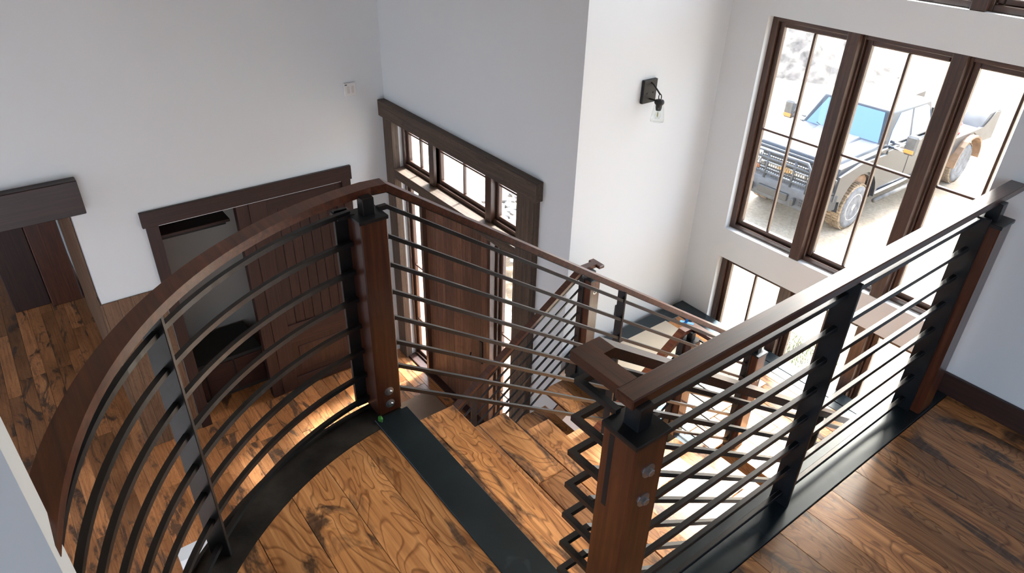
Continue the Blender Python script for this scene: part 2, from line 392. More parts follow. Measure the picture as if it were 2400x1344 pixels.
def addp(x0, x1, y0, y1, z):
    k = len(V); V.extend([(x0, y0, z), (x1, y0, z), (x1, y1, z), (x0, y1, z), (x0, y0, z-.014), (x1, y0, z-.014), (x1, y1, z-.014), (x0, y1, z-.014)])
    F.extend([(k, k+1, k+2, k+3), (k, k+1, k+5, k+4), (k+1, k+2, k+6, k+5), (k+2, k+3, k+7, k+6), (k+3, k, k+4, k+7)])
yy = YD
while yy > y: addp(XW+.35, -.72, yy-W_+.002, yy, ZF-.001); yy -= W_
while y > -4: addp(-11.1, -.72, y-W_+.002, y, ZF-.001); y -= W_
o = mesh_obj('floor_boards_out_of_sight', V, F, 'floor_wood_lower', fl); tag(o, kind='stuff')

# ---------- upper floor (landing the camera stands on)
CB, RB1, RB0 = (-.72, .93), 1.225, 1.10          # steel band of the curved edge
def arc_x(yv, rad, c=CB): 
    q = rad*rad-(yv-c[1])**2
    return c[0]-sqrt(max(q, 0)) if q > 0 else c[0]
slab_poly = [(4.0, -4.0), (4.0, YR), (-.775, YR), (-.775, .93), (-1.86, .93)]
a = pi; ang = [pi+(i/18)*(pi/2)*.93 for i in range(19)]
slab_poly += [(CB[0]+(RB1-.04)*cos(t), CB[1]+(RB1-.04)*sin(t)) for t in ang[1:]]+[(-.93, -.30), (-.93, -4.0)]
fu = prism('floor_upper', slab_poly, -.30, -.016, 'wall_paint'); tag(fu, kind='structure')
rows = []
yb = .814
bounds = [.814, .715]; 
while bounds[-1] > -2.4: bounds.append(bounds[-1]-.149)
def rowplank(x0, x1, ylo, yhi, left=None):
    if left: pts = [(left(ylo+(yhi-ylo)*k/4), ylo+(yhi-ylo)*k/4) for k in range(4, -1, -1)]
    else: pts = [(x0, yhi), (x0, ylo)]
    prism('plank', pts+[(x1, ylo), (x1, yhi)], -.018, random.uniform(-.0006, .0006), 'floor_wood', fu, inset=.002)
for i in range(len(bounds)-1):
    yhi, ylo = bounds[i]-.0008, bounds[i+1]+.0008
    def left(yv): return max(-2.2, arc_x(yv, RB0) if yv > -.12 else -.928)
    xs = [min(left(ylo), left(yhi))]; cut = (-.70 if i == 0 else -1.02+random.uniform(-.3, .35)) if i else -1.05
    rowplank(0, cut-.0008, ylo, yhi, left)
    x = cut
    while x < 3.9:
        x1 = min(4.0, x+random.uniform(.9, 1.7)); rowplank(x+.0008, x1-.0008, ylo, yhi); x = x1
yb = .814
while yb < YR:
    y1 = min(YR, yb+.152) if yb > .82 else .868
    x = -.637
    first = True
    while x < 3.9:
        x1 = min(4.0, x+(random.uniform(.35, 1.6) if first else random.uniform(.9, 1.7))); first = False
        rowplank(x+.0008, x1-.0008, yb+.0008, y1-.0008); x = x1
    yb = y1
# steel nosing plate, guard plate and curved band
box('nosing_plate', -1.865, -.60, .814, .955, -.010, .003, 'black_plate', fu, c=.002)
box('guard_plate', -.775, -.638, .955, YR-.005, -.17, .003, 'black_plate', fu, c=.002)
V = []; F = []; n = len(ang)
for t in [pi]+ang[1:]+[ang[-1]+.02]:
    for rad, z in ((RB0, .001), (RB1, .001), (RB1, .012), (RB1+.012, .012), (RB1+.012, -.20), (RB0, -.20)):
        V.append((CB[0]+rad*cos(t), CB[1]+rad*sin(t), z))
for i in range(len(ang)):
    for j in range(6): F.append((i*6+j, i*6+(j+1) % 6, (i+1)*6+(j+1) % 6, (i+1)*6+j))
F += [tuple(range(6)), tuple(len(ang)*6+j for j in range(6))]
mesh_obj('curved_steel_edge', V, F, 'dusty_steel', fu)
bb = box('baseboard_right', -.79, 4.0, YR-.018, YR, 0, .095, 'red_wood', c=.002); tag(bb, kind='structure')

# ================================================================== WINDOWS
def window_unit(parent, u0, u1, z0, z1, yf, cols, hz, mat='window_wood', fr=.05, depth=.07, mun=.018, sash=.038):
    """One glazed unit in the plane y=yf: frame, inner sash, muntins, panes."""
    box('frame', u0, u0+fr, yf, yf+depth, z0, z1, mat, parent, .003, 'z'); box('frame', u1-fr, u1, yf, yf+depth, z0, z1, mat, parent, .003, 'z')
    box('frame', u0+fr, u1-fr, yf, yf+depth, z0, z0+fr*.8, mat, parent, .003); box('frame', u0+fr, u1-fr, yf, yf+depth, z1-fr*.8, z1, mat, parent, .003)
    a0, a1, b0, b1 = u0+fr, u1-fr, z0+fr*.8, z1-fr*.8; ys = yf+.03
    box('sash', a0, a0+sash, ys, ys+.045, b0, b1, mat, parent, .006, 'z'); box('sash', a1-sash, a1, ys, ys+.045, b0, b1, mat, parent, .006, 'z')
    box('sash', a0+sash, a1-sash, ys, ys+.045, b0, b0+sash, mat, parent, .006); box('sash', a0+sash, a1-sash, ys, ys+.045, b1-sash, b1, mat, parent, .006)
    g0, g1, h0, h1 = a0+sash, a1-sash, b0+sash, b1-sash
    us = [g0+(g1-g0)*i/cols for i in range(cols+1)]; zs = [h0]+list(hz)+[h1]
    for u in us[1:-1]: box('muntin', u-mun/2, u+mun/2, ys+.002, ys+.034, h0, h1, mat, parent, .004, 'z')
    for z in zs[1:-1]: box('muntin', g0, g1, ys+.004, ys+.032, z-mun/2, z+mun/2, mat, parent, .004)
    for i in range(cols):
        for j in range(len(zs)-1): box('pane', us[i], us[i+1], ys+.016, ys+.020, zs[j], zs[j+1], 'pane_glass', parent)
num = 1
M1, M2 = X(-2.545), X(-1.832)
for key, hz in (('middle', [Z(-.035)]), ('lower', [Z(-2.65)]), ('upper', [])):
    z0, z1 = WZ[key]
    root = empty(f'window_{num}', ((WX0+WX1)/2, YW+.06, z0), kind='structure'); num += 1
    yf = YW+.06
    for u0, u1 in ((WX0, M1), (M1, M2), (M2, WX1)): window_unit(root, u0, u1, z0, z1, yf, 2, hz)
    for u in (M1, M2): box('mullion', u-.052, u+.034, yf-.055, yf+.06, z0+.001, z1-.001, 'window_wood', root, .003, 'z')

# ================================================================== FRONT DOOR UNIT
yt = YD-.08
trim = empty('trim_1', ((DX0+DX1)/2, YD, ZF), kind='structure')
HZ0, HZ1 = Z(-.572), Z(-.40)
box('header_beam', XL+.002, X(-3.965), yt, YD, HZ0, HZ1, 'trim_wood', trim, .004)
box('casing_board', XL+.05, X(-6.42), yt+.02, YD+.02, ZF, HZ0, 'trim_wood', trim, .004, 'z')
box('casing_board', X(-4.23), X(-4.0), yt+.012, YD+.02, ZF, HZ0, 'trim_wood', trim, .004, 'z')
BZ1, BZ0 = Z(-1.125), Z(-1.22)
box('transom_bar', X(-6.43), X(-4.22), YD-.058, YD+.2, BZ0, BZ1, 'trim_wood', trim, .003)
box('sill_ledge', X(-6.43), X(-4.22), YD-.062, YD+.2, BZ1, BZ1+.012, 'trim_wood', trim, .002)
yg = YD+.07
tw = empty(f'window_{num}', (X(-5.3), yg, BZ1), kind='structure'); num += 1
tz0, tz1 = BZ1+.012, Z(-.53)
T = [X(-6.45), X(-5.80), X(-4.80), X(-4.22)]
for i, (cols) in enumerate((2, 2, 1)):
    window_unit(tw, T[i], T[i+1], tz0, tz1, yg, cols, [tz0+(tz1-tz0)*.66], fr=.045, sash=.035)
for u in T[1:3]: box('mullion', u-.045, u+.045, yg-.03, yg+.06, tz0, tz1, 'window_wood', tw, .003, 'z')
# side lights
ZD1 = BZ0
SLt = [(X(-6.44), X(-6.02)), (X(-4.70), X(-4.235))]
for (u0, u1), cols in zip(SLt, (1, 2)):
    w = empty(f'window_{num}', ((u0+u1)/2, yg, ZF), kind='structure'); num += 1
    window_unit(w, u0, u1, ZF+.02, ZD1, yg, cols, [ZF+.55, ZF+1.3], fr=.028, sash=.036)
# door
dr = empty('door_1', (X(-5.37), YD+.06, ZF), kind='structure')
d0, d1 = X(-5.97), X(-4.75)
box('door_jamb', X(-6.02), d0, YD+.0, YD+.16, ZF, ZD1, 'window_wood', dr, .003, 'z'); box('door_jamb', d1, X(-4.70), YD+.0, YD+.16, ZF, ZD1, 'window_wood', dr, .003, 'z')
box('door_head', d0, d1, YD+.02, YD+.16, ZD1-.05, ZD1, 'window_wood', dr, .003)
nb = 7; bw = (d1-d0)/nb
for i in range(nb):
    box('door_board', d0+i*bw+.0012, d0+(i+1)*bw-.0012, YD+.05+random.uniform(0, .003), YD+.10, ZF+.015, ZD1-.05, 'door_wood', dr, .003, 'z')
box('threshold', X(-6.44), X(-4.235), YD-.03, YD+.2, ZF, ZF+.02, 'red_wood', dr, .003)
hx = -4.70
hp = box('handle_plate', hx-.025, hx+.025, YD+.035, YD+.05, -2.68, -2.40, 'matte_black', dr, .003, 'z')
tube('lever', [(hx, YD+.045, -2.63), (hx, YD-.01, -2.63), (hx-.12, YD-.012, -2.635), (hx-.13, YD+.005, -2.60)], .009, 'matte_black', hp)

# ================================================================== LEFT WALL: beam and pair of doors
t2 = empty('trim_2', (XL, -.6, Z(-.9)), kind='structure')
box('beam', XL, XL+.105, -4.0, .395, -.78, -.485, 'red_wood', t2, .006, 'y')
t3 = empty('trim_3', (XL, 1.8, ZF), kind='structure')
box('header_board', XL, XL+.035, .775, 2.80, Z(-1.20), Z(-1.045), 'red_wood', t3, .003, 'y')
box('casing_board', XL, XL+.028, .80, .905, ZF, Z(-1.20), 'red_wood', t3, .003, 'z')
box('casing_board', XL, XL+.028, 2.69, 2.785, ZF, Z(-1.20), 'red_wood', t3, .003, 'z')
# paneled leaf, closed
d2 = empty('door_2', (XL, 2.2, ZF), kind='structure')
s0, s1, zt = 1.72, 2.69, Z(-1.22)
box('stile', XL-.04, XL+.005, s0, s0+.17, ZF+.01, zt, 'red_wood', d2, .003, 'z'); box('stile', XL-.04, XL+.005, s1-.07, s1, ZF+.01, zt, 'red_wood', d2, .003, 'z')
for a0, a1 in ((ZF+.01, ZF+.16), (-2.83, -2.60), (zt-.12, zt)): box('rail', XL-.04, XL+.004, s0+.17, s1-.07, a0, a1, 'red_wood', d2, .003, 'y')
nb = 7; bw = (s1-.07-s0-.17)/nb
for i in range(nb):
    q = s0+.17+i*bw; box('bead_board', XL-.035, XL-.012, q+.002, q+bw-.002, -2.60, zt-.12, 'red_wood', d2, .004, 'z')
box('lower_panel', XL-.035, XL-.012, s0+.17, s1-.07, ZF+.16, -2.83, 'red_wood', d2, .004, 'z')
box('raised_field', XL-.014, XL-.004, s0+.25, s1-.15, ZF+.24, -2.91, 'red_wood', d2, .006, 'z')
# inner post and closet fittings
pst = box('trim_4', XL-.10, XL-.005, 1.60, 1.72, ZF, zt, 'red_wood', None, .003, 'z'); tag(pst, kind='structure')
sh = empty('closet_shelf', (XL-.62, 1.2, -1.4), 'dark closet shelf with a hanging rail inside the open closet', 'shelf')
box('shelf_board', XL-.99, XL-.30, .68, 1.60, -1.36, -1.33, 'red_wood', sh, .003, 'y'); box('cleat', XL-.99, XL-.96, .68, 1.60, -1.50, -1.36, 'red_wood', sh, .003, 'y')
box('hanging_rail', XL-.52, XL-.49, .67, 1.60, -1.47, -1.44, 'matte_black', sh, .003, 'y')
lb = empty('closet_drawer_base', (XL-.6, 1.2, ZF), 'dark wooden drawer base on the closet floor', 'drawer unit')
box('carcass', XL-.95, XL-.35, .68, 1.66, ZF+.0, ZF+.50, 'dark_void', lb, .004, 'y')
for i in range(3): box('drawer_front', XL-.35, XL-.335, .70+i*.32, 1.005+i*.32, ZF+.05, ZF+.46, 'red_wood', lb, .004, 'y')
# wood sheet standing against the wall left of the closet casing
wp = empty('wood_wainscot', (XL+.02, .54, ZF), 'brown vertical board panel standing against the wall beside the closet casing', 'wall panel')
for i in range(4):
    w = .51/4; box('board', XL+.002, XL+.018, .285+i*w+.001, .285+(i+1)*w-.001, ZF, Z(-1.86), 'panel_wood', wp, .002, 'z')
box('end_board', XL-.158, XL+.018, .268, .2845, ZF, Z(-1.86), 'panel_wood', wp, .002, 'z')
# hall beyond
tp = box('timber_post', -10.2, -9.85, -.10, .26, ZF, Z(-.6), 'rail_wood', None, .01, 'z'); tag(tp, 'brown square timber post beyond the dark beam in the side hall', 'post')
tp2 = box('timber_post', -10.25, -9.95, -.52, -.105, ZF, Z(-.6), 'red_wood', None, .01, 'z'); tag(tp2, 'near-black timber post next to the brown post in the side hall', 'post')
hb = empty('hall_panelling', (-8.5, .285, ZF), 'brown upright boards lining the side hall past the white wall end', 'wall panel')
for i in range(8): box('board', -9.6+i*.34+.002, -9.6+(i+1)*.34-.002, .275, .297, ZF, Z(-.6), 'panel_wood', hb, .003, 'z')
# thermostat
th = empty('thermostat', (XL+.01, 2.88, Z(-.29)), 'small white wall controller with two sensor windows beside the door header', 'thermostat')
ty, tz = 2.885, -.155
box('housing', XL, XL+.022, ty-.062, ty+.062, tz-.065, tz+.065, 'white_plastic', th, .004, 'z')
for q in (-.02, .025): box('sensor_slot', XL+.020, XL+.0235, ty+q-.013, ty+q+.013, tz-.035, tz+.032, 'shelf_white', th, .001, 'z')
box('print_mark', XL+.021, XL+.0232, ty-.055, ty-.03, tz+.046, tz+.054, 'tool_black', th, 0, 'y')
# knee wall at the lower level under the curved edge
kw = wall('wall_knee', 'x', -4.1, .119, 1.3, ZF, -2.6, .12, [])

# ================================================================== STAIR
def tread_set(name, label, x0, x1, ys, dirn, n, ztop, group=None):
    root = empty(name, ((x0+x1)/2, ys, ztop), label, 'stairs')
    for k in range(1, n+1):
        yn = ys+dirn*RUN*k; z = ztop-RISE*k; yb = yn-dirn*(RUN+.03)
        lo, hi = min(yn, yb), max(yn, yb)
        tr = box('tread', x0+.004, x1-.004, lo+.006, hi-.006, z-.05, z-.016, 'rail_wood', root, .003)
        mid = yn-dirn*.15
        for a0, a1 in ((min(yn, mid), max(yn, mid)), (min(mid, yb), max(mid, yb))):
            if random.random() < .45:
                xc = random.uniform(x0+.3, x1-.3); segs = ((x0, xc-.0006), (xc+.0006, x1))
            else: segs = ((x0, x1),)
            for q0, q1 in segs: plank(tr, q0, q1, a0+.0005, a1-.0005, z, 'floor_wood', th=.02, c=.004)
    ye = ys+dirn*RUN*(n+1); ze = ztop-RISE*(n+1)
    for xs in (x0+.06, x1-.06):
        V = [(0, ys, ztop-.27), (0, ye-dirn*RUN, ze+RISE-.27), (0, ye-dirn*RUN, ze+RISE-.52), (0, ys, ztop-.52)]
        V2 = [(xs-.006, *v[1:]) for v in V]+[(xs+.006, *v[1:]) for v in V]
        mesh_obj('stringer', V2, [(0, 1, 2, 3), (4, 5, 6, 7), (0, 1, 5, 4), (1, 2, 6, 5), (2, 3, 7, 6), (3, 0, 4, 7)], 'black_steel', root)
    return root
tread_set('stair_flight', 'upper flight of brown oak plank treads below the black nosing plate', -1.955, -.80, Y0, 1, 8, 0)
YN2 = 3.262
tread_set('stair_flight', 'lower flight of oak treads dropping beside the white sconce wall to the front door', -3.34, -2.22, YN2, -1, 8, ZL)
ld = empty('stair_landing', (-2.1, 4.0, ZL), 'half landing of oak planks in black steel below the tall windows', 'stair landing')
xl0, xl1, yl0, yl1 = -3.40, -.72, YN2, 4.60
yl_r = Y0+9*RUN
box('steel_frame', xl0, -1.95, yl0+.01, yl1, ZL-.26, ZL-.018, 'black_steel', ld, .004)
box('steel_frame', -1.95, xl1, yl_r+.01, yl1, ZL-.26, ZL-.018, 'black_steel', ld, .004)
box('steel_band', xl0, -1.95, yl0, yl0+.12, ZL-.2, ZL+.002, 'black_plate', ld, .002)
box('steel_band', -1.95, xl1, yl_r, yl_r+.05, ZL-.2, ZL+.002, 'floor_wood', ld, .002)
box('steel_band', xl0, xl0+.16, yl0+.12, yl1-.1, ZL-.2, ZL+.002, 'black_plate', ld, .002, 'y')
box('steel_band', xl0, xl1, 4.50, 4.588, ZL-.2, ZL+.002, 'black_plate', ld, .002)
box('steel_band', xl0, xl1, 4.597, 4.73, ZL-.2, ZL+.001, 'black_plate', ld, .002)
yq = yl0+.12
while yq < 4.49:
    y1 = min(4.50, yq+.148); x = xl0+.16; xe = xl1
    if y1 < yl_r+.05: xe = -1.95
    while x < xe-.02:
        x1 = min(xe, x+random.uniform(.9, 1.6)); plank(ld, x+.0008, x1-.0008, yq+.0008, y1-.0008, ZL, 'floor_wood'); x = x1
    yq = y1

# ================================================================== RAILINGS
SL = RISE/RUN
def post(root, x, y, z, w=.098, h=.8225, bolts=(), mat='rail_wood', side='x+', slot=None):
    """Timber newel with a welded steel cap and a stub under the rail."""
    p = box('newel_post', x-w/2, x+w/2, y-w/2, y+w/2, z, z+h, mat, root, .004, 'z')
    cp = box('post_cap', x-w/2-.004, x+w/2+.004, y-w/2-.004, y+w/2+.004, z+h-.004, z+h+.010, 'black_steel', p, .002)
    box('stub', x-.021, x+.021, y-.021, y+.021, z+h+.008, z+.893, 'black_steel', p, .002, 'z')
    for bz in bolts:
        bolt(p, (x+w/2, y, z+bz) if side == 'x+' else (x, y-w/2, z+bz), side)
    return p
def bolt(par, loc, side='x+'):
    rot = (0, pi/2, 0) if side == 'x+' else (pi/2, 0, 0)
    o = lathe('washer', [(0, 0), (.0185, 0), (.0185, .002), (.010, .0035), (0, .0035)], 'zinc', par, loc, rot, 18, False)
    dv = Vector((.0025, 0, 0)) if side == 'x+' else Vector((0, -.0025, 0))
    lathe('bolt_head', [(.0098, 0), (.0098, .0075), (.008, .0095), (0, .0095)], 'zinc', par, tuple(Vector(loc)+dv), rot, 6, False)
    return o
BW = .016
# ---- landing guard with its returned corner and the right rail of the upper flight
XR, XS, YC = -.715, -.868, .893
g = empty('guard_railing', (-.70, 1.8, 0), 'landing guard of black bars and dark timber rail running to the right wall', 'railing')
post(g, -.695, .889, .003, bolts=(.735, .645))
post(g, -.695, 2.612, .003, bolts=())
box('flat_bar', -.720, -.708, .945, .985, .003, .80, 'black_steel', g, .001, 'z')
box('flat_bar', -.75, -.68, 2.548, 2.56, .003, .85, 'black_steel', g, .001, 'z')
box('slot_strip', -.722, -.708, .8395, .842, .60, .815, 'matte_black', g, 0, 'z')
bar('handrail', (XR, YC-.034, .901), (XR, YR+.02, .901), .052, .027, 'rail_wood', g, .003)
box('rail_strap', XR-.017, XR+.017, .90, YR-.02, .880, .8885, 'black_steel', g, .001, 'y')
for z in BARZ: bar('rail_bar', (XR, .93, z), (XR, 2.57, z), BW, BW, 'black_steel', g, .0015)
for yb in (1.735,): bar('baluster', (XR, yb, 0), (XR, yb, .886), .012, .066, 'black_steel', g, .0015, up=(1, 0, 0))
g2 = empty('stair_railing', (XS, 2.0, -.8), 'right stair railing returned around the front newel and sloping down the upper flight', 'railing')
ys = .958
yend = yl_r+.02
def slope(y, z): return z-SL*(y-ys)
hz = .901
sweep('handrail', [(XR-.024, YC+.003, hz), (XS, YC+.003, hz), (XS, ys, hz), (XS, yend, slope(yend, hz)), (XS, yend+.14, slope(yend, hz))], .052, .027, 'rail_wood', g2)
sweep('rail_strap', [(XR-.04, YC+.003, hz-.0165), (XS, YC+.003, hz-.0165), (XS, ys, hz-.0165), (XS, yend, slope(yend, hz-.0165))], .034, .007, 'black_steel', g2)
for z in BARZ: sweep('rail_bar', [(-.742, .880, z), (XS, .880, z), (XS, ys+.012, z), (XS, yend+.03, slope(yend+.018, z))], BW, BW, 'black_steel', g2)
bar('baluster', (XS, 2.2, slope(2.2, -.06)), (XS, 2.2, slope(2.2, .886)), .012, .05, 'black_steel', g2, .0015, up=(1, 0, 0))
post(g2, XS+.02, yend+.07, ZL, bolts=())
# ---- left railing of the upper flight
XA = -1.925
g3 = empty('stair_railing', (XA, 2.0, -.8), 'left stair railing sloping from the bolted newel down to the half landing', 'railing')
p = post(g3, -1.919, .887, .003, bolts=(.105, .045))
box('side_bar', -1.985, -1.969, .795, .842, .003, .845, 'black_steel', g3, .001, 'z')
box('cap_tab', -1.99, -1.93, .79, .85, .826, .838, 'black_steel', g3, .001)
ys3 = .972
def slope3(y, z): return z-SL*(y-ys3)
sweep('handrail', [(-1.962, .90, hz), (-1.955, ys3, hz), (-1.94, 3.53, slope3(3.53, hz)), (-1.92, 3.65, slope3(3.53, hz)-.0)], .055, .027, 'rail_wood', g3)
sweep('rail_strap', [(-1.958, .905, hz-.0165), (-1.952, ys3, hz-.0165), (-1.935, 3.53, slope3(3.53, hz-.0165))], .034, .007, 'black_steel', g3)
for z in BARZ: sweep('rail_bar', [(XA, .93, z), (XA, ys3-.01, z), (XA, 3.53, slope3(3.53, z))], BW, BW, 'black_steel', g3)
bar('baluster', (XA-.012, 2.205, slope3(2.205, -.1)), (XA-.012, 2.205, slope3(2.205, .886)), .012, .05, 'black_steel', g3, .0015, up=(1, 0, 0))
post(g3, -1.91, 3.566, ZL, bolts=(.62,))
box('flat_bar', -1.95, -1.905, 3.495, 3.517, ZL, ZL+.83, 'black_steel', g3, .001, 'z')
# ---- curved guard
CR, RR = (-.80, 1.0), 1.165
g4 = empty('curved_railing', (-1.6, .2, 0), 'curved guard of bent black bars under a bent timber rail above the foyer', 'railing')
def arc_pts(rad, z, a0=pi+.075, a1=pi*1.5-.16, n=40): return [(CR[0]+rad*cos(a0+(a1-a0)*i/n), CR[1]+rad*sin(a0+(a1-a0)*i/n), z) for i in range(n+1)]
sweep('handrail', arc_pts(RR, hz), .058, .027, 'rail_wood', g4)
sweep('rail_strap', arc_pts(RR, hz-.0165), .034, .007, 'black_steel', g4)
for z in BARZ: sweep('rail_bar', arc_pts(1.160, z, pi+.14), BW, BW, 'black_steel', g4)
bx_, by_ = -1.609, .158
tdir = Vector((bx_-CR[0], by_-CR[1], 0)).normalized()
bar('baluster', (bx_, by_, .0), (bx_, by_, .886), .012, .064, 'black_steel', g4, .0015, up=tuple(tdir))
for z in BARZ:
    pz = Vector((bx_, by_, z))+Vector((CR[0]-bx_, CR[1]-by_, 0)).normalized()*.008
    lathe('weld_bead', [(0, -.008), (.009, -.004), (.009, .004), (0, .008)], 'black_steel', g4, tuple(pz), None, 8)
# ---- lower flight railings
PBx, PBy, P2x = -2.256, 3.31, -3.237
g5 = empty('stair_railing', (P2x, 2.6, -2), 'railing of the lower flight set against the grey front-door wall', 'railing')
post(g5, P2x, PBy, ZL, bolts=(.72,))
zl = ZL+hz; ys5 = PBy-.07
def slope5(y, z): return z+SL*(y-ys5)
yb5 = YN2-8*RUN
sweep('handrail', [(P2x-.05, PBy+.09, zl), (P2x-.05, ys5, zl), (P2x-.05, yb5, slope5(yb5, zl))], .055, .03, 'rail_wood', g5)
box('handrail_return', P2x-.11, P2x+.02, PBy+.055, PBy+.11, zl-.0137, zl+.0137, 'rail_wood', g5, .006)
for z in BARZ: bar('rail_bar', (P2x-.05, ys5+.03, slope5(ys5+.03, ZL+z)), (P2x-.05, yb5, slope5(yb5, ZL+z)), .013, .013, 'black_steel', g5, .001)
box('flat_bar', P2x-.07, P2x-.02, PBy-.065, PBy-.045, ZL-.1, ZL+.83, 'black_steel', g5, .001, 'z')
for yb in (2.24, 1.4): bar('baluster', (P2x-.05, yb, slope5(yb, ZL-.1)), (P2x-.05, yb, slope5(yb, ZL+.886)), .012, .05, 'black_steel', g5, .001, up=(0, 1, 0))
post(g5, P2x, yb5, ZF, bolts=())
g6 = empty('stair_railing', (PBx, 2.6, -2), 'inner railing turning between the two flights at the half landing', 'railing')
post(g6, PBx, PBy, ZL, bolts=())
sweep('handrail', [(-1.955, PBy+.04, zl), (PBx-.03, PBy+.04, zl), (PBx-.03, ys5, zl), (PBx-.03, yb5, slope5(yb5, zl))], .055, .03, 'rail_wood', g6)
for z in BARZ:
    bar('rail_bar', (PBx+.05, PBy+.03, ZL+z), (-1.93, PBy+.03, ZL+z), .011, .011, 'black_steel', g6, .001)
    bar('rail_bar', (PBx-.03, ys5+.03, slope5(ys5+.03, ZL+z)), (PBx-.03, yb5, slope5(yb5, ZL+z)), .013, .013, 'black_steel', g6, .001)
box('flat_bar', PBx-.055, PBx-.005, PBy-.065, PBy-.045, ZL-.1, ZL+.83, 'black_steel', g6, .001, 'z')
post(g6, PBx, yb5, ZF, bolts=())

# ================================================================== SMALL THINGS
cbd = mesh_obj('floor_protection_board', *(lambda P: ([(x, y, z) for z in (0, .006) for x, y in P], [(0, 1, 2, 3), (4, 5, 6, 7), (0, 1, 5, 4), (1, 2, 6, 5), (2, 3, 7, 6), (3, 0, 4, 7)]))([(-.53, -.48), (.55, -.48), (.55, .50), (-.53, .50)]), 'cream_board', None, (-2.72, 3.83, ZL+.003))
tag(cbd, 'cream hardboard sheet protecting the planks of the half landing', 'board')
cd = mesh_obj('floor_protection_board', *(lambda P: ([(x, y, z) for z in (0, .005) for x, y in P], [(0, 1, 2, 3), (4, 5, 6, 7), (0, 1, 5, 4), (1, 2, 6, 5), (2, 3, 7, 6), (3, 0, 4, 7)]))([(-1.0, -.75), (.9, -.75), (.9, .65), (-1.0, .65)]), 'cardboard', None, (-4.45, 2.45, ZF+.002))
tag(cd, 'brown cardboard sheet laid on the foyer floor before the front door', 'board')
def tape(p0, p1, w, label):
    o = bar('masking_tape', p0, p1, w, .0015, 'blue_tape', None, 0); tag(o, label, 'tape', 'blue masking tape strips'); return o
tape((-2.56, 3.33, ZL+.0105), (-2.36, 3.52, ZL+.0105), .03, 'blue tape strip stuck flat on the cream board')
tp_ = empty('masking_tape', (PBx-.05, PBy+.02, zl+.016), 'blue tape flag wrapped over the rail corner above the half landing', 'tape')
bar('strip', (PBx-.11, PBy+.0, zl+.0163), (PBx-.03, PBy+.045, zl+.0163), .026, .0012, 'blue_tape', tp_, 0)
bar('flag', (PBx-.08, PBy+.03, zl+.016), (PBx-.075, PBy+.028, zl+.065), .022, .0015, 'blue_tape', tp_, 0)
tape((-3.03, yl0+.06, ZL+.0036), (-2.90, yl0+.05, ZL+.0036), .03, 'blue tape strip on the black landing band beside the lower newel')
tape((-2.84, yl0+.05, ZL+.0036), (-2.68, yl0+.05, ZL+.0036), .035, 'longer blue tape strip on the black landing band below the mitred rail corner')
gp = empty('green_wire_nut', (-1.852, .832, .003), 'tiny green plastic cap lying at the foot of the bolted newel', 'debris')
lathe('cap_body', [(0, 0), (.009, 0), (.010, .006), (.0075, .016), (.005, .019), (0, .019)], 'green_plastic', gp, (-1.852, .832, .003), None, 10, False)
for i in range(2): lathe('wing', [(0, 0), (.004, 0), (.004, .010), (0, .010)], 'green_plastic', gp, (-1.852+(.010 if i else -.010), .832, .003), None, 6, False)
# wall switch by the landing
sw = empty('wall_switch', (XW+.005, 3.88, -1.54), 'small dark switch plate on the white wall above the half landing', 'switch')
box('plate', XW, XW+.006, 3.845, 3.905, -1.59, -1.48, 'matte_black', sw, .002, 'z'); box('rocker', XW+.005, XW+.010, 3.862, 3.888, -1.565, -1.505, 'dark_plastic', sw, .002, 'z')
# wall lamp
sy0, sy1, sz0, sz1 = X(4.01), X(4.158), Z(.235), Z(.415)
sc = empty('wall_sconce', (XW, (sy0+sy1)/2, sz0), 'black wall lamp with a clear glass shade and bare bulb on the white wall', 'wall lamp')
bp = box('backplate', XW, XW+.028, sy0, sy1, sz0, sz1, 'matte_black', sc, .004, 'z')
sm = (sy0+sy1)/2+.004
for q in (-.03, .03): lathe('screw', [(0, 0), (.006, 0), (.005, .003), (0, .003)], 'matte_black', bp, (XW+.028, sm+q, sz0+.075), (0, pi/2, 0), 8, False)
ax = XW+.125
tube('arm', [(XW+.02, sm, sz1-.02), (XW+.05, sm, sz1-.03), (ax, sm, sz0+.085)], .006, 'matte_black', sc)
tube('arm', [(XW+.02, sm, sz0+.03), (ax-.025, sm, sz0+.035), (ax-.012, sm, sz0+.03)], .006, 'matte_black', sc)
tube('ring', [(ax+.013*cos(t*pi/8), sm, sz0+.068+.022*sin(t*pi/8)) for t in range(16)], .0035, 'matte_black', sc, 6, True)
lathe('socket_cup', [(0, .048), (.030, .046), (.036, .036), (.036, .022), (.025, .012), (.023, -.012), (.019, -.03), (0, -.03)], 'matte_black', sc, (ax, sm, sz0), None, 20)
m, nt, b = nodes('shade_glass'); b.inputs['Base Color'].default_value = (1, 1, 1, 1); val(b, Roughness=.0, IOR=1.1); b.inputs['Transmission Weight'].default_value = 1; MATS['shade_glass'] = m
MATS['shade_glass'] = MATS['pane_glass']
lathe('glass_shade', [(.028, .02), (.036, .0), (.046, -.06), (.052, -.11)], 'pane_glass', sc, (ax, sm, sz0), None, 24)
bl = lathe('bulb', [(.010, -.03), (.013, -.04), (.022, -.06), (.024, -.072), (.018, -.088), (.0, -.094)], 'pane_glass', sc, (ax, sm, sz0), None, 16)
lathe('filament', [(0, -.035), (.004, -.045), (.006, -.07), (.003, -.08), (0, -.082)], 'bulb_brass', sc, (ax, sm, sz0), None, 8)

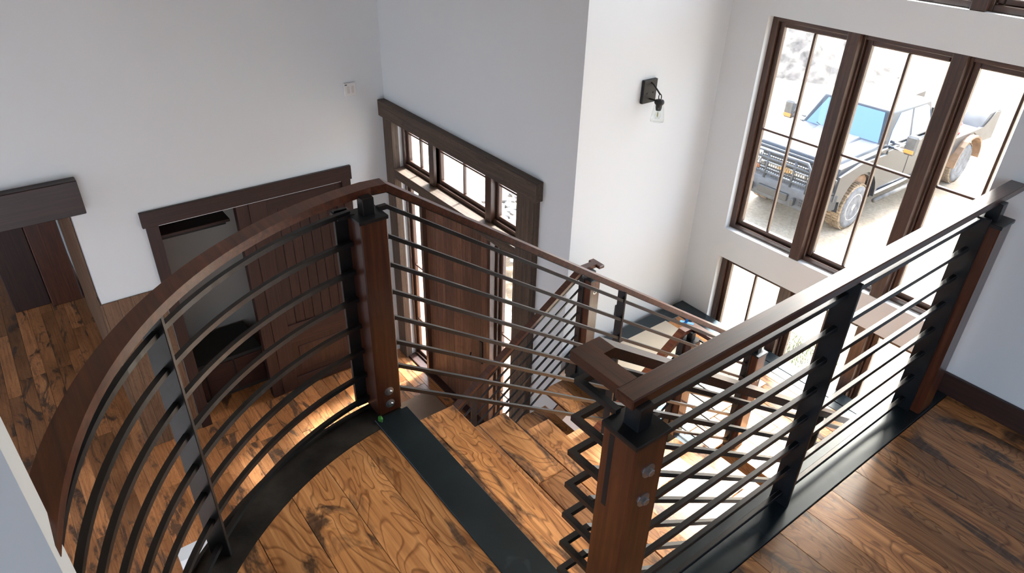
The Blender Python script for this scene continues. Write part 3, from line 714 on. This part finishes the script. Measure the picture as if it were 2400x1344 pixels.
# ================================================================== OUTSIDE
random.seed(11)
def terrain(name, x0, x1, y0, y1, nx, ny, f, mat, base):
    V = []; F = []
    for j in range(ny+1):
        for i in range(nx+1):
            x = x0+(x1-x0)*i/nx; y = y0+(y1-y0)*j/ny; V.append((x-base[0], y-base[1], f(x, y)-base[2]))
    for j in range(ny):
        for i in range(nx): k = j*(nx+1)+i; F.append((k, k+1, k+nx+2, k+nx+1))
    return mesh_obj(name, V, F, mat, None, base, None, True)
from mathutils import noise as mn
gr = terrain('ground', -70, 60, YW+.25, 110, 110, 90, lambda x, y: ZG+.03*mn.noise(Vector((x*.6, y*.6, 0))) + (0 if y < 30 else (y-30)*.12) + (0.03 if y < 6 else 0), 'dirt_ground', (0, 0, 0)); tag(gr, kind='structure')
gr2 = terrain('ground_porch', -70, XW-.2, YD+.22, YW+.26, 30, 4, lambda x, y: ZF-.14, 'gravel', (0, 0, 0)); tag(gr2, kind='structure')

mound = terrain('dirt_mound', -17, -10.6, 20.3, 27.5, 60, 50, lambda x, y: ZG-.1+max(0, 1.5*(1-((x+13.6)/3.1)**2-((y-23.8)/3.3)**2))*(1+.35*mn.noise(Vector((x*.8, y*.8, 3))))+.16*mn.noise(Vector((x*3, y*3, 1)))+.07*mn.noise(Vector((x*9, y*9, 2))), 'dirt_mound', (-13.6, 23.8, ZG)); tag(mound, 'heap of grey-brown excavated dirt behind the pickup truck', 'dirt mound')
def rocks(name, n, fx, fy, s0, s1, z, mat, label, cat):
    V = []; F = []
    for i in range(n):
        cx, cy, s = random.uniform(*fx), random.uniform(*fy), random.uniform(s0, s1)
        bm = bmesh.new(); bmesh.ops.create_icosphere(bm, subdivisions=1, radius=s); k = len(V); q = random.random()*50
        sc_ = (random.uniform(.8, 1.3), random.uniform(.8, 1.3), random.uniform(.5, .8))
        for v in bm.verts: 
            w = 1+.35*mn.noise(v.co/s*1.1+Vector((q, q, q))); V.append((cx+v.co.x*sc_[0]*w, cy+v.co.y*sc_[1]*w, z+s*.3+v.co.z*sc_[2]*w))
        F += [tuple(k+v.index for v in f.verts) for f in bm.faces]; bm.free()
    o = mesh_obj(name, V, F, mat); tag(o, label, cat, kind='stuff'); return o
rocks('rock_rubble', 260, (-15.5, -11.2), (28.2, 32), .07, .2, ZG, 'stone', 'scatter of pale broken rock beyond the pickup truck', 'rocks')
rocks('river_stones', 420, (-9.6, -6.9), (5.6, 8.2), .05, .12, ZF-.12, 'stone', 'rounded grey river stones beside the front porch', 'stones')
rocks('gravel_strip', 900, (-4.3, -2.2), (6.9, 7.8), .012, .03, ZG+.03, 'stone', 'small loose gravel along the house under the lower window', 'gravel')
# tufts of grass under the lower window
V = []; F = []
for i in range(500):
    x, y = random.gauss(-3.9, .28), 8.22+random.uniform(-.34, .34); h = random.uniform(.04, .13); a = random.random()*6.28; k = len(V)
    V += [(x-.006*cos(a), y-.006*sin(a), ZG+.02), (x+.006*cos(a), y+.006*sin(a), ZG+.02), (x+random.uniform(-.05, .05), y+random.uniform(-.05, .05), ZG+.02+h)]; F.append((k, k+1, k+2))
o = mesh_obj('grass_tufts', V, F, 'grass'); tag(o, 'sparse grass tufts growing outside the lower window', 'grass', kind='stuff')
# porch timbers seen through the front-door glass
for (x0, x1, y0, y1), lab in (((-9.55, -9.2, 3.95, 4.22), 'tan timber porch post seen through the narrow transom light'), ((-8.55, -8.1, 3.95, 4.24), 'broad tan porch post behind the wide transom light'), ((-7.95, -7.65, 3.98, 4.22), 'slimmer tan porch post beside the broad one outside the front door')):
    pp = empty('porch_post', ((x0+x1)/2, (y0+y1)/2, ZF-.14), lab, 'post')
    box('shaft', x0, x1, y0, y1, ZF-.14, .70, 'porch_wood', pp, .01, 'z'); box('foot_plate', x0-.03, x1+.03, y0-.03, y1+.03, ZF-.14, ZF-.08, 'matte_black', pp, .004)

# porch roof on the timber posts, sheltering the front door
pr = empty('porch_roof', (-7, 3.9, .7), 'flat timber porch roof over the front door', 'roof')
box('roof_deck', -10.5, XW-.18, YD+.21, 4.25, .70, .85, 'porch_wood', pr, .01); box('fascia', -10.5, XW-.18, 4.25, 4.31, .62, .88, 'trim_wood', pr, .005)
ev = tag(box('ceiling_shade_eaves', XW-.16, -.35, YW+.2, YW+.75, ZC-.2, ZC, 'trim_wood'), kind='structure')  # unseen overhang, added to keep high sky light off the left wall
# ================================================================== PICKUP TRUCK (front towards the house)
OX, OY = -6.53, 12.5
tk = empty('pickup_truck', (OX, OY+2, ZG), 'dark dusty pickup truck with steel brush guard and utility bed', 'truck')
def tb(name, u0, u1, v0, v1, z0, z1, mat, par=None, c=.01): return box(name, OX+v0, OX+v1, OY+u0, OY+u1, ZG+z0, ZG+z1, mat, par or tk, c)
def tp3(u, v, z): return (OX+v, OY+u, ZG+z)
def hexa(name, pts, mat, par=None, bev=.05, seg=2, smooth=True):
    """Solid from 8 corner points (bottom 4, top 4), bevelled."""
    cx = sum((Vector(p) for p in pts), Vector())/8
    bm = bmesh.new(); vs_ = [bm.verts.new(Vector(p)-cx) for p in pts]
    for f in ((0, 3, 2, 1), (4, 5, 6, 7), (0, 1, 5, 4), (1, 2, 6, 5), (2, 3, 7, 6), (3, 0, 4, 7)): bm.faces.new([vs_[i] for i in f])
    bmesh.ops.recalc_face_normals(bm, faces=bm.faces)
    if bev: bmesh.ops.bevel(bm, geom=bm.edges[:], offset=bev, segments=seg, affect='EDGES', profile=.6)
    me = bpy.data.meshes.new(name); bm.to_mesh(me); bm.free(); me.materials.append(MATS[mat])
    if smooth:
        for p in me.polygons: p.use_smooth = True
        try: me.set_sharp_from_angle(angle=R(35))
        except Exception: pass
    return put(name, me, par or tk, tuple(cx))
def side_panel(name, prof, v0, v1, mat, par=None):
    """Side profile (u,z) polygon extruded between v0 and v1."""
    n = len(prof); V = [(v0, u, z) for u, z in prof]+[(v1, u, z) for u, z in prof]
    F = [tuple(range(n)), tuple(range(n, 2*n))]+[(i, (i+1) % n, n+(i+1) % n, n+i) for i in range(n)]
    return mesh_obj(name, V, F, mat, par or tk, (OX, OY, ZG))
def arch(cu, cz, rad, n=12, a0=pi, a1=0): return [(cu+rad*cos(a0+(a1-a0)*i/n), cz+rad*sin(a0+(a1-a0)*i/n)) for i in range(n+1)]
HW = .93
prof = [(-.86, .78)]+[(-.64, .62)]+arch(0, .50, .60)+[(.66, .58), (2.70, .58), (2.72, 1.40), (.62, 1.44), (-.80, 1.38), (-.88, 1.2)]
body = side_panel('body', prof, -HW, HW, 'truck_paint')
for sgn in (-1, 1):
    fl_ = side_panel('front_fender', [(-.90, .80), (-.66, .74)]+arch(0, .52, .64)+[(.70, .66), (.72, 1.36), (-.2, 1.37), (-.86, 1.26)], sgn*(HW-.02), sgn*(HW+.06), 'truck_paint')
    # doors
    for u0, u1 in ((.78, 1.72), (1.74, 2.66)):
        dd = tb('door', u0, u1, sgn*(HW-.01) if sgn > 0 else -HW-.018, sgn*(HW-.01)+.028 if sgn > 0 else -HW+.01, .66, 1.40, 'truck_paint', None, .012)
        tb('door_handle', u1-.24, u1-.06, sgn*HW+(.01 if sgn > 0 else -.045), sgn*HW+(.045 if sgn > 0 else -.01), 1.24, 1.275, 'truck_paint', dd, .01)
    tube('running_board', [tp3(.66, sgn*1.02, .44), tp3(2.75, sgn*1.02, .44)], .045, 'truck_dust', tk)
    tube('rocker_rail', [tp3(.70, sgn*.96, .57), tp3(2.72, sgn*.96, .57)], .03, 'chrome', tk)
    tb('wheel_well', -.5, .5, sgn*.45, sgn*.85, .55, 1.05, 'brown_arch', None, .05)
# bonnet: raised centre, tapering to the grille
hexa('hood', [tp3(-.84, -.84, 1.30), tp3(-.84, .84, 1.30), tp3(.72, .90, 1.36), tp3(.72, -.90, 1.36), tp3(-.78, -.76, 1.44), tp3(-.78, .76, 1.44), tp3(.70, .80, 1.53), tp3(.70, -.80, 1.53)], 'truck_paint', None, .05, 3)
hexa('hood_bulge', [tp3(-.70, -.42, 1.42), tp3(-.70, .42, 1.42), tp3(.62, .50, 1.5), tp3(.62, -.50, 1.5), tp3(-.5, -.34, 1.475), tp3(-.5, .34, 1.475), tp3(.6, .42, 1.565), tp3(.6, -.42, 1.565)], 'truck_paint', None, .02, 2)
tb('hood_edge_strip', -.90, -.84, -.80, .80, 1.33, 1.40, 'truck_paint', None, .02)
# cab
cb, ct = [(.62, -.88), (.62, .88), (2.68, .88), (2.68, -.88)], [(1.02, -.70), (1.02, .70), (2.52, .72), (2.52, -.72)]
zb, zt_ = 1.42, 2.06
cab = hexa('cab', [tp3(u, v, zb) for u, v in cb]+[tp3(u, v, zt_) for u, v in ct], 'truck_paint', None, .06, 3)
def on_face(i, j, a, t, off=.006):
    """Point on the sloping cab wall between corners i and j: a along, t up."""
    p = Vector(tp3(*[cb[i][k]+(cb[j][k]-cb[i][k])*a for k in (0, 1)], zb)); q = Vector(tp3(*[ct[i][k]+(ct[j][k]-ct[i][k])*a for k in (0, 1)], zt_))
    e = Vector(tp3(*cb[j], zb))-Vector(tp3(*cb[i], zb)); up = q-p; nrm = e.cross(up).normalized()
    cc = Vector(tp3(1.6, 0, 1.7))
    if nrm.dot(p-cc) < 0: nrm = -nrm
    return p+(q-p)*t+nrm*off, nrm
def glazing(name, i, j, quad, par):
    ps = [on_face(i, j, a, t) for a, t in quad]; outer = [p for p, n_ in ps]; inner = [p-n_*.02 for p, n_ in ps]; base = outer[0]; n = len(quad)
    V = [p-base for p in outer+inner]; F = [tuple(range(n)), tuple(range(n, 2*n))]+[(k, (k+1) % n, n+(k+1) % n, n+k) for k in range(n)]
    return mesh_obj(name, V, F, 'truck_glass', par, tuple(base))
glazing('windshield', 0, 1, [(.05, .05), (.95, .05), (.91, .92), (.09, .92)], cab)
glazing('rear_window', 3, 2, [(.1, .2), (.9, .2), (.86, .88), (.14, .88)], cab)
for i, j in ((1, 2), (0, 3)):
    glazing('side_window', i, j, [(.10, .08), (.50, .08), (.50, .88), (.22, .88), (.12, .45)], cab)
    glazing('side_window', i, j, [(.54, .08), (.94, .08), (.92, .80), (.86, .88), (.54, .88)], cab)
for v in (-.52, -.26, 0, .26, .52): hexa('roof_lamp', [tp3(1.10, v-.05, 2.05), tp3(1.10, v+.05, 2.05), tp3(1.28, v+.04, 2.05), tp3(1.28, v-.04, 2.05), tp3(1.14, v-.03, 2.085), tp3(1.14, v+.03, 2.085), tp3(1.24, v+.02, 2.085), tp3(1.24, v-.02, 2.085)], 'lamp_amber', cab, .008, 1)
tube('antenna', [tp3(1.5, .45, 2.06), tp3(1.55, .47, 2.14), tp3(1.62, .49, 2.2)], .012, 'tool_black', cab)
for v in (-.45, .12): tube('wiper', [tp3(.66, v+.42, 1.50), tp3(.68, v, 1.53), tp3(.70, v-.1, 1.56)], .009, 'tool_black', cab)
# grille, lamps, badge
gp_ = tb('grille', -.92, -.86, -.58, .58, .88, 1.30, 'tool_black', None, .01)
for k in range(6): tb('grille_bar', -.945, -.915, -.57, .57, .92+k*.062, .945+k*.062, 'chrome', gp_, .005)
tb('badge_bar', -.955, -.93, -.57, .57, 1.06, 1.13, 'chrome', gp_, .008)
bv = [(-.19, -.02), (-.07, -.02), (-.07, -.045), (.07, -.045), (.07, -.02), (.19, -.02), (.16, .035), (.05, .035), (.05, .055), (-.05, .055), (-.05, .035), (-.16, .035)]
mesh_obj('badge', [(x, q, z) for q in (0, -.02) for x, z in bv], [tuple(range(12)), tuple(range(12, 24))]+[(i, (i+1) % 12, 12+(i+1) % 12, 12+i) for i in range(12)], 'gold_badge', gp_, tp3(-.955, 0, 1.09))
for sgn in (-1, 1):
    hl = tb('headlamp', -.90, -.80, min(sgn*.60, sgn*.90), max(sgn*.60, sgn*.90), 1.0, 1.27, 'lamp_clear', None, .03)
    tb('lamp_divider', -.91, -.88, min(sgn*.60, sgn*.90), max(sgn*.60, sgn*.90), 1.125, 1.145, 'chrome', hl, .004)
    tb('turn_lamp', -.90, -.78, min(sgn*.62, sgn*.91), max(sgn*.62, sgn*.91), .90, .99, 'lamp_amber', hl, .02)
    # tow mirrors
    mr_ = empty('tow_mirror', tp3(.86, sgn*1.2, 1.5)); mr_.parent = tk; mr_.location = Vector(tp3(.86, sgn*1.2, 1.5))-Vector(tk.location)
    for zz in (1.46, 1.56): tube('mirror_arm', [tp3(.86, sgn*.90, zz), tp3(.88, sgn*1.24, zz)], .028, 'chrome', mr_)
    tb('mirror_housing', .80, .96, min(sgn*1.18, sgn*1.40), max(sgn*1.18, sgn*1.40), 1.42, 1.78, 'truck_dust', mr_, .035)
    tb('mirror_lamp', .785, .80, min(sgn*1.20, sgn*1.38), max(sgn*1.20, sgn*1.38), 1.46, 1.53, 'lamp_amber', mr_, .006)
# heavy steel bumper with mesh wings and a tube brush guard
bm_ = hexa('steel_bumper', [tp3(-1.28, -.78, .58), tp3(-1.28, .78, .58), tp3(-.80, 1.02, .62), tp3(-.80, -1.02, .62), tp3(-1.22, -.80, .92), tp3(-1.22, .80, .92), tp3(-.80, 1.02, .92), tp3(-.80, -1.02, .92)], 'guard_steel', None, .03, 2)
tb('winch_opening', -1.30, -1.22, -.32, .32, .66, .80, 'tool_black', bm_, .01)
for sgn in (-1, 1):
    tb('tow_shackle', -1.36, -1.24, sgn*.46-.03, sgn*.46+.03, .64, .78, 'tool_black', bm_, .012)
    for r_ in range(3):
        for c2 in range(6): lathe('vent_hole', [(0, 0), (.018, 0), (.018, .006), (0, .006)], 'tool_black', bm_, tp3(-1.268+.0*c2, sgn*(.56+.04*c2), .67+.05*r_), (pi/2, 0, 0), 6, False)
bgd = tube('brush_guard', [tp3(-1.22, -.62, .90), tp3(-1.20, -.62, 1.30), tp3(-1.16, -.50, 1.42), tp3(-1.16, .50, 1.42), tp3(-1.20, .62, 1.30), tp3(-1.22, .62, .90)], .032, 'guard_steel', tk)
for zz in (1.02, 1.30): tube('guard_tube', [tp3(-1.20, -.62, zz), tp3(-1.20, .62, zz)], .022, 'guard_steel', bgd)
for v in (-.28, .28): tube('guard_tube', [tp3(-1.21, v, .92), tp3(-1.18, v, 1.40)], .022, 'guard_steel', bgd)
for sgn in (-1, 1): tube('headlamp_hoop', [tp3(-1.20, sgn*.62, 1.30), tp3(-1.10, sgn*.92, 1.30), tp3(-1.0, sgn*.99, 1.24), tp3(-1.0, sgn*.99, 1.0), tp3(-1.10, sgn*.92, .95), tp3(-1.20, sgn*.62, .98)], .026, 'guard_steel', bgd)
# punched mesh of the guard: fine lattice
V = []; F = []
for k in range(26):
    v = -.60+k*.048; q = len(V); V += [(v-.006, 0, .0), (v+.006, 0, .0), (v+.006+.10, 0, .40), (v-.006+.10, 0, .40)]; F.append((q, q+1, q+2, q+3))
    q = len(V); V += [(v-.006+.10, .004, .0), (v+.006+.10, .004, .0), (v+.006, .004, .40), (v-.006, .004, .40)]; F.append((q, q+1, q+2, q+3))
o = mesh_obj('guard_mesh', [(min(.61, max(-.61, x)), y_, z) for x, y_, z in V], F, 'guard_steel', bgd, tp3(-1.185, 0, .96)); tag(o, kind='stuff')
# wheels
def wheel(u, v, sgn, w, rear=False):
    root = empty('wheel', tp3(u, v, .455)); root.parent = tk; root.location = Vector(tp3(u, v, .455))-Vector(tk.location)
    rot = (0, sgn*pi/2, 0); r_ = .455
    ty = lathe('tire', [(.26, -w/2), (.34, -w/2-.01), (.42, -w/2+.01), (.45, -w/2+.04), (.455, 0), (.45, w/2-.04), (.42, w/2-.01), (.34, w/2+.01), (.26, w/2)], 'mud_tire', root, tp3(u, v, .455), rot, 36)
    V = []; F = []
    for k in range(44):          # tread lugs
        a = 2*pi*k/44
        for s_ in (-1, 1):
            z0_, z1_ = (.02*s_, (w/2-.015)*s_); a0, a1 = a+.03*(s_ > 0), a+.085+.03*(s_ > 0); q = len(V)
            for rr in (.445, .468):
                for (aa, zz) in ((a0, z0_), (a1, z0_), (a1+.03, z1_), (a0+.03, z1_)): V.append((rr*cos(aa), rr*sin(aa), zz))
            F += [(q+4, q+5, q+6, q+7), (q, q+1, q+5, q+4), (q+1, q+2, q+6, q+5), (q+2, q+3, q+7, q+6), (q+3, q, q+4, q+7)]
    mesh_obj('tread_lugs', V, F, 'mud_tire', ty, tp3(u, v, .455), rot)
    lathe('sidewall_ring', [(.265, w/2+.002), (.34, w/2+.014), (.415, w/2-.004), (.415, w/2-.012)], 'sidewall', ty, tp3(u, v, .455), rot, 36)
    rm = lathe('rim', [(.262, w/2-.005), (.255, w/2-.012), (.245, w/2-.07 if not rear else w/2-.14), (.10, w/2-.06 if not rear else w/2-.16), (0, w/2-.06 if not rear else w/2-.16)], 'tool_black' if not rear else 'sidewall', root, tp3(u, v, .455), rot, 32)
    lathe('rim_lip', [(.268, w/2-.006), (.268, w/2+.004), (.252, w/2+.002), (.250, w/2-.012)], 'chrome' if not rear else 'sidewall', rm, tp3(u, v, .455), rot, 32)
    if not rear:
        for k in range(8):
            a = 2*pi*k/8; xx = v+sgn*(w/2-.03)
            for off in (-.07, .07): bar('spoke', tp3(u+.075*cos(a), xx, .455+.075*sin(a)), tp3(u+.25*cos(a+off*1.4), xx, .455+.25*sin(a+off*1.4)), .026, .026, 'chrome', rm, .006)
        lathe('hub_cap', [(.085, w/2-.06), (.085, w/2-.02), (.06, w/2+.005), (0, w/2+.01)], 'chrome', rm, tp3(u, v, .455), rot, 20)
    return root
for sgn in (-1, 1):
    wheel(0, sgn*.83, sgn, .30)
    wheel(4.15, sgn*.98, sgn, .26, True); wheel(4.15, sgn*.69, sgn, .26, True)
# utility bed
bd = tb('utility_bed', 2.78, 5.45, -1.06, 1.06, 1.06, 1.14, 'truck_bed', None, .01)
for sgn in (-1, 1):
    side_panel('bed_skirt', [(2.80, .70), (3.40, .70), (3.52, .80)]+arch(4.15, .52, .62, 12, pi*.83, pi*.17)+[(4.78, .80), (5.45, .78), (5.45, 1.40), (5.2, 1.42), (4.75, 1.16), (2.80, 1.16)], sgn*1.02, sgn*1.08, 'truck_bed', bd)
    ring = []
    V = []; F = []
    for k in range(13):
        a = pi*k/12
        for rr, vv in ((.56, 1.00), (.56, 1.20), (.60, 1.20), (.60, 1.00)): V.append((sgn*vv, 4.15+rr*cos(a), .50+rr*sin(a)))
    for k in range(12):
        for j in range(4): F.append((k*4+j, k*4+(j+1) % 4, k*4+4+(j+1) % 4, k*4+4+j))
    mesh_obj('wheel_flare', V, F, 'brown_arch', bd, (OX, OY, ZG))
    tb('tool_box', 2.85, 3.55, min(sgn*.55, sgn*1.05), max(sgn*.55, sgn*1.05), 1.14, 1.30, 'truck_bed', bd, .012)
    hexa('rear_box', [tp3(4.62, sgn*.60, 1.13), tp3(4.62, sgn*1.06, 1.13), tp3(5.45, sgn*1.06, 1.13), tp3(5.45, sgn*.60, 1.13), tp3(4.95, sgn*.60, 1.42), tp3(4.95, sgn*1.06, 1.42), tp3(5.45, sgn*1.06, 1.44), tp3(5.45, sgn*.60, 1.44)], 'truck_bed', bd, .01, 1)
tb('headache_rack', 2.70, 2.76, -.90, .90, 1.14, 1.85, 'tool_black', bd, .01)
rl = lathe('hose_reel', [(.06, -.2), (.26, -.2), (.26, -.17), (.12, -.15), (.12, .15), (.26, .17), (.26, .2), (.06, .2)], 'chrome', bd, tp3(3.35, .15, 1.50), (0, pi/2, 0), 20, False)
lathe('hose_coil', [(.12, -.14), (.22, -.14), (.22, .14), (.12, .14)], 'tool_black', rl, tp3(3.35, .15, 1.50), (0, pi/2, 0), 20)
tb('reel_stand', 3.25, 3.45, -.05, .35, 1.14, 1.30, 'tool_black', rl, .01)
vz = empty('bench_vise', tp3(4.55, .35, 1.14)); vz.parent = tk; vz.location = Vector(tp3(4.55, .35, 1.14))-Vector(tk.location)
tube('vise_post', [tp3(4.55, .35, 1.14), tp3(4.55, .35, 1.50)], .05, 'guard_steel', vz); tb('vise_body', 4.42, 4.68, .28, .42, 1.48, 1.62, 'guard_steel', vz, .02); tb('vise_jaw', 4.66, 4.74, .26, .44, 1.52, 1.68, 'guard_steel', vz, .01); tube('vise_screw', [tp3(4.38, .35, 1.55), tp3(4.25, .35, 1.55)], .02, 'chrome', vz)
# cordless drill left standing on the bed
dr_ = empty('cordless_drill', tp3(3.75, .92, 1.142), 'red and black cordless drill standing on the truck bed', 'drill')
tb('battery', 3.70, 3.84, .88, .98, 1.142, 1.20, 'red_tool', dr_, .01); tube('grip', [tp3(3.77, .93, 1.19), tp3(3.75, .93, 1.33)], .028, 'tool_black', dr_); tube('motor_body', [tp3(3.82, .93, 1.36), tp3(3.68, .93, 1.37)], .045, 'red_tool', dr_, 10); tube('chuck', [tp3(3.68, .93, 1.37), tp3(3.61, .93, 1.375)], .022, 'tool_black', dr_)
